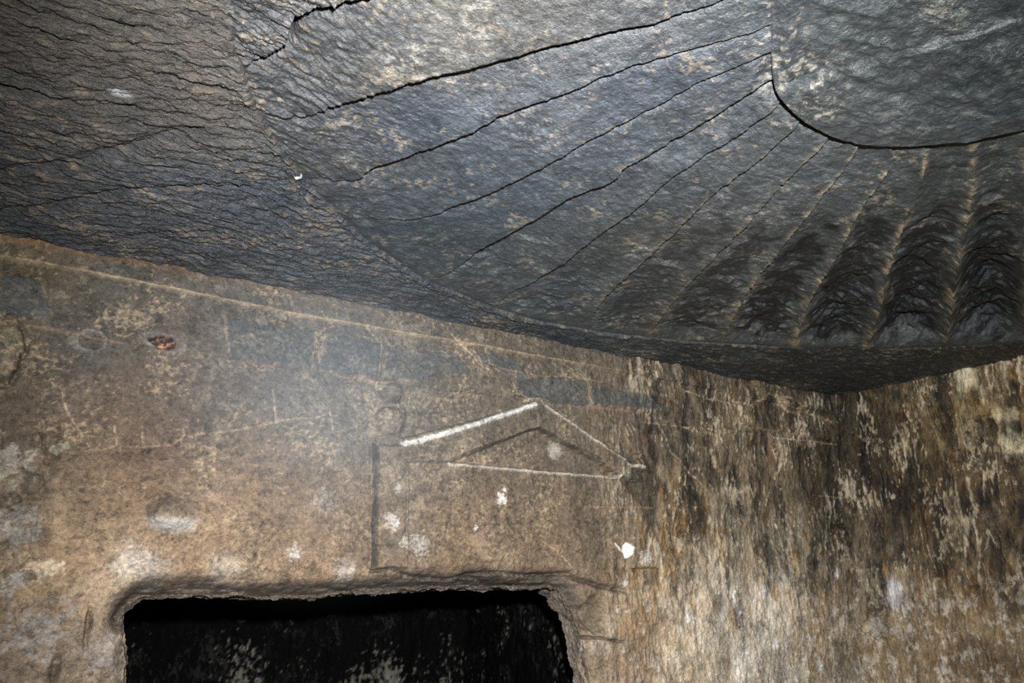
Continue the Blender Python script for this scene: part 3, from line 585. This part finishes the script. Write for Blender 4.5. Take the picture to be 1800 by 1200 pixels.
# broken right jamb
b = blob(1045, 1080, .09, .10) + .3 * fbm(X * 8, Z * 8, 3, 89); h -= .07 * sstep(1.1, .4, b); T = paint(T, .45 * sstep(1.1, .5, b), srgb(84, 74, 62))
b = blob(1030, 1180, .06, .12) + .3 * fbm(X * 8, Z * 8, 3, 90); h -= .05 * sstep(1.1, .4, b); T = paint(T, .3 * sstep(1.1, .5, b), srgb(120, 108, 96))

Yv = YW - h
V = np.stack([X, Yv, Z + CZ], -1).reshape(-1, 3); Q = grid_quads(len(wx), len(wz))
alpha = wet * .7 * (1 - .6 * sstep(.05, -.3, Z)) + .08
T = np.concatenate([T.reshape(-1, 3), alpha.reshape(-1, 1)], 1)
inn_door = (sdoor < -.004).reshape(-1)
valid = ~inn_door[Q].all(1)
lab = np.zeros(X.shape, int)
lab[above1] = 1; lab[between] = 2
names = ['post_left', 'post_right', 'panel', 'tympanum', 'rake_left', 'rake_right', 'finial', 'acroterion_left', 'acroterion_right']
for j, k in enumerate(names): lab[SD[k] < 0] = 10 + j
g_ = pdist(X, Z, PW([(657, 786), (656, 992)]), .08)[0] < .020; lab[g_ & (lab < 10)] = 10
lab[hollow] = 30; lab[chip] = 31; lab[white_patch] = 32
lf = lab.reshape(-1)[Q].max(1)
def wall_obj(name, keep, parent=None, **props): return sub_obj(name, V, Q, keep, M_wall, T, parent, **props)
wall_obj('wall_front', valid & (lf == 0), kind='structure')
wall_obj('trim_1', valid & (lf == 1), kind='structure')
wall_obj('trim_2', valid & (lf == 2), kind='structure')
aw = W2((900, 850))
shr = empty('carved_shrine', (aw[0], YW, aw[1] + CZ), 'shallow carved temple front with a gable and two posts, above the dark doorway', 'relief')
part_names = ['post', 'post', 'panel', 'tympanum', 'raking_cornice', 'raking_cornice', 'finial', 'acroterion', 'acroterion']
for j, n in enumerate(part_names):
    o = wall_obj(n, valid & (lf == 10 + j), shr)
    if names[j] == 'rake_left': o['label'] = 'left slope of the gable edged in chalk-white dust'
    if names[j] == 'acroterion_left': o['label'] = 'rounded double knob on the left post'
wall_obj('wall_hollow', valid & (lf == 30), label='oval hollow in the brown wall, pale dust along its lower rim', category='hollow')
wall_obj('chipped_hole', valid & (lf == 31), label='small ragged hole with orange broken stone in the dark band below the ceiling', category='hole')
wall_obj('white_scar', valid & (lf == 32), shr, label='bright white round chip low on the panel')

# reveal of the doorway: a rough skin running back from the opening
cont = resample(door, 900); nd_ = 60
cen = np.array([cont[:, 0].mean(), -.5])
dep = np.linspace(-.02, .12, nd_)
K, D = np.meshgrid(np.arange(900), dep, indexing='ij')
bx, bz = cont[K, 0], cont[K, 1]
out_x = np.sign(bx - cen[0]) * (np.abs(bx - cen[0]) > 1.0); 
tg = np.gradient(cont, axis=0); nr = np.stack([-tg[:, 1], tg[:, 0]], 1); nr /= np.linalg.norm(nr, axis=1)[:, None]
nn = .040 * fbm(K * .03, D * 9, 6, 101, .68) + .004
bx = bx + nr[K, 0] * nn; bz = bz + nr[K, 1] * nn
base_y = YW + .10 + D
Tr = np.ones(bx.shape + (3,)) * srgb(104, 94, 82)
Vr = np.stack([bx, base_y - .06, bz + CZ], -1).reshape(-1, 3)
make_obj('door_1', Vr, grid_quads(900, nd_), M_wall, Tr.reshape(-1, 3), kind='structure')

# ================================================================== INNER CHAMBER behind the doorway
def plane_patch(name, gu, gv, fn, tint_fn, mat, flip=False, **props):
    U, Vv = np.meshgrid(gu, gv, indexing='ij'); P = fn(U, Vv); Tn = tint_fn(U, Vv)
    Tn = np.concatenate([Tn.reshape(-1, 3), np.full((Tn.size // 3, 1), .8)], 1)
    return make_obj(name, P.reshape(-1, 3), grid_quads(len(gu), len(gv), flip), mat, Tn, **props)
YB = 6.1
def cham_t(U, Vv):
    T = np.ones(U.shape + (3,)) * srgb(7, 7, 7)  # near black: the unlit depth of the chamber put into the colour
    b = fbm(U * 3, Vv * 1.6, 5, 131, .6) - .38 * (1 - sstep(-.30, -.62, Vv + .12 * (U - 2.5))) - .18 * sstep(2.6, 1.6, U); b = b + 1.1 * fbm(U * 28, Vv * 18, 4, 133, .7) + .26 * sstep(2.3, 3.3, U) + .30 * np.exp(-((U - 2.05) / .35) ** 2); return paint(T, .75 * sstep(.22, .6, b), srgb(122, 118, 108))  # pale flecks thin out upwards, painting in the lintel's shadow
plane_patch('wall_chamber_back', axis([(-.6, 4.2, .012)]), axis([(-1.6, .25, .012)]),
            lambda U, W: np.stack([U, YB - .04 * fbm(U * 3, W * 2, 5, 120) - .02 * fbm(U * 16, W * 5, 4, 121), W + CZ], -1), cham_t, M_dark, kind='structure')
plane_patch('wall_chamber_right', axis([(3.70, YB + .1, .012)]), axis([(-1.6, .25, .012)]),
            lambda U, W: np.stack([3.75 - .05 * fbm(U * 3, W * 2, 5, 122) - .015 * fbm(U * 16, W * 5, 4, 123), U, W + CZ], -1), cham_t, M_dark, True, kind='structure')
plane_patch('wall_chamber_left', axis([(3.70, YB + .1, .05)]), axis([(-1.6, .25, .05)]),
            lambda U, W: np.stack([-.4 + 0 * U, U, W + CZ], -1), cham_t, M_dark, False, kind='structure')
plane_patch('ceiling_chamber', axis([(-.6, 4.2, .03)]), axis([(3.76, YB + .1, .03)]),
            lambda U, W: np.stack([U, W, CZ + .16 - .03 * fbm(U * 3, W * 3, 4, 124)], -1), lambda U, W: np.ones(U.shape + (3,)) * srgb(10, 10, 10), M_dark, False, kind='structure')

# ================================================================== RIGHT WALL
ry = axis([(-2.6, 1.7, .06), (1.7, YW + .02, .004)]); rz = axis([(-1.6, -.75, .04), (-.75, 1.3, .004), (1.3, 1.45, .03)])
Yg, Z = np.meshgrid(ry, rz, indexing='ij')
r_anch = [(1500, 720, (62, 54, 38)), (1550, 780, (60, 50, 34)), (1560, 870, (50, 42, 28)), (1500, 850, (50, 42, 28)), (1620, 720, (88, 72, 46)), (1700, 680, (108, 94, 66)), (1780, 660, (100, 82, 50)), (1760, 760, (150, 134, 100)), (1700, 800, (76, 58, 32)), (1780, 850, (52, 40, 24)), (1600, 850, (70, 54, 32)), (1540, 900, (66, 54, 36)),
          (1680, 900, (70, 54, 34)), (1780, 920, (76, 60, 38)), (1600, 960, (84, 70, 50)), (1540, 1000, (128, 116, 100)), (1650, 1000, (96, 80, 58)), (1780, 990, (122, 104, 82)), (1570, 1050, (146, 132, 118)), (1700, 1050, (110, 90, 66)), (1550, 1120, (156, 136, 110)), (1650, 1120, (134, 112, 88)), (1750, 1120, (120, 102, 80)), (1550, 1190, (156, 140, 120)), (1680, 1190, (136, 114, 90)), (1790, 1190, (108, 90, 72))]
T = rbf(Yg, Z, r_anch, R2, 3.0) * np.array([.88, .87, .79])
def rblob(px, py, ry_, rz_):
    a = R2((px, py)); return np.hypot((Yg - a[0]) / ry_, (Z - a[1]) / rz_)
h = .022 * fbm(Yg * 2, Z * 1.6, 4, 141) + .020 * fbm(Yg * 10, Z * 3.8, 5, 142, .62) + .008 * fbm(Yg * 32, Z * 16, 4, 143, .6)
T, h = wear_wall(Yg + 31, Z, T, np.ones_like(Yg), h)
for (px, py, a, b_, k, c) in [(1780, 780, .11, .10, .8, (205, 196, 160)), (1770, 730, .10, .05, .5, (190, 176, 140)), (1695, 665, .10, .10, .6, (196, 186, 156)), (1650, 760, .03, .15, .4, (150, 130, 90)), (1725, 690, .03, .08, .5, (200, 190, 165)), (1680, 920, .07, .25, .45, (140, 124, 96)), (1570, 1040, .08, .12, .5, (190, 190, 200)), (1720, 1100, .2, .1, .3, (150, 128, 100)), (1590, 770, .05, .12, .4, (150, 134, 100))]:
    b = rblob(px, py, a, b_) + .8 * fbm(Yg * 22, Z * 9, 4, 144 + px % 5); T = paint(T, k * sstep(1.0, .35, b), srgb(*c)); h += .006 * sstep(1, .3, b)
b = rblob(1545, 1100, .09, .07) + 1.1 * fbm(Yg * 12, Z * 12, 5, 149, .6); h += .03 * np.exp(-((b - 1) / .3) ** 2) * (b < 2); T = paint(T, .4 * sstep(1, .5, b), srgb(176, 174, 164))
for px in ([(1480, 785), (1540, 775), (1640, 750), (1800, 712)], [(1700, 1032), (1760, 1026), (1800, 1022)], [(1490, 875), (1520, 872)]):
    d, t = pdist(Yg, Z, PW(px, R2), .1); h += .010 * sstep(-.006, .006, d) * 0 - .010 * np.exp(-(d / .006) ** 2)
d, t = pdist(Yg, Z, PW([(1598, 650), (1600, 735)], R2), .1); h -= .02 * np.exp(-(d / .005) ** 2)
d, t = pdist(Yg, Z, PW([(1708, 670), (1711, 730)], R2), .1); h -= .02 * np.exp(-(d / .005) ** 2)
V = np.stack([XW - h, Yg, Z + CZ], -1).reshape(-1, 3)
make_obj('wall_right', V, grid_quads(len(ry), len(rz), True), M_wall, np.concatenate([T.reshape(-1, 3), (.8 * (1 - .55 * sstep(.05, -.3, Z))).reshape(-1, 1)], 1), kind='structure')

# ================================================================== the rest of the room, out of the frame
def flat(c): return lambda U, W: np.ones(U.shape + (3,)) * srgb(*c)
plane_patch('floor', axis([(-2.6, 5.4, .06)]), axis([(-2.6, 6.2, .06)]), lambda U, W: np.stack([U, W, .012 * fbm(U * 3, W * 3, 4, 151)], -1), flat((104, 92, 78)), M_wall, False, kind='structure')
plane_patch('wall_left', axis([(-2.6, 3.6, .06)]), axis([(-1.6, 1.4, .06)]), lambda U, W: np.stack([-2.55 + .03 * fbm(U * 3, W * 3, 4, 152), U, W + CZ], -1), flat((96, 84, 70)), M_wall, False, kind='structure')
plane_patch('wall_rear', axis([(-2.6, 5.3, .06)]), axis([(-1.6, 1.4, .06)]), lambda U, W: np.stack([U, -2.55 + .03 * fbm(U * 3, W * 3, 4, 153), W + CZ], -1), flat((96, 84, 70)), M_wall, True, kind='structure')

# ================================================================== smoke hanging in the chamber, lit by the flash
hz = bpy.data.materials.new('thin_smoke'); hz.use_nodes = True; nt = hz.node_tree; nt.nodes.clear()
o_ = nt.nodes.new('ShaderNodeOutputMaterial'); vs = nt.nodes.new('ShaderNodeVolumeScatter'); nt.links.new(vs.outputs[0], o_.inputs['Volume'])
vs.inputs['Color'].default_value = (.86, .93, 1, 1)
tc = nt.nodes.new('ShaderNodeTexCoord'); gr = nt.nodes.new('ShaderNodeTexGradient'); gr.gradient_type = 'QUADRATIC_SPHERE'
nt.links.new(tc.outputs['Object'], gr.inputs[0])
ml = nt.nodes.new('ShaderNodeMath'); ml.operation = 'MULTIPLY'; nt.links.new(gr.outputs['Fac'], ml.inputs[0]); ml.inputs[1].default_value = 0.23
nt.links.new(ml.outputs[0], vs.inputs['Density'])
th = np.linspace(0, 2 * np.pi, 49)[:-1]; ph = np.linspace(0.02, np.pi - .02, 25)
TH, PH = np.meshgrid(th, ph, indexing='ij')
Vs = np.stack([np.cos(TH) * np.sin(PH), np.sin(TH) * np.sin(PH), np.cos(PH)], -1).reshape(-1, 3)
i_ = np.arange(48 * 25).reshape(48, 25); j_ = np.roll(i_, -1, 0)
Qs = np.stack([i_[:, :-1], i_[:, 1:], j_[:, 1:], j_[:, :-1]], -1).reshape(-1, 4)
Vs = np.vstack([Vs, [[0, 0, 1], [0, 0, -1]]])
Qs = np.vstack([Qs])
smoke = make_obj('smoke_haze', Vs, Qs, hz, None, kind='stuff', label='thin blue-grey smoke hanging before the wall left of the gable', category='smoke')
bm_ = __import__('bmesh').new(); bm_.from_mesh(smoke.data)
__import__('bmesh').ops.holes_fill(bm_, edges=bm_.edges[:], sides=64); bm_.to_mesh(smoke.data); bm_.free()
smoke.location = Vector(list(ray(560, 720) * 2.3)) + Vector((0, 0, CZ)); smoke.scale = (.62, .62, .55)
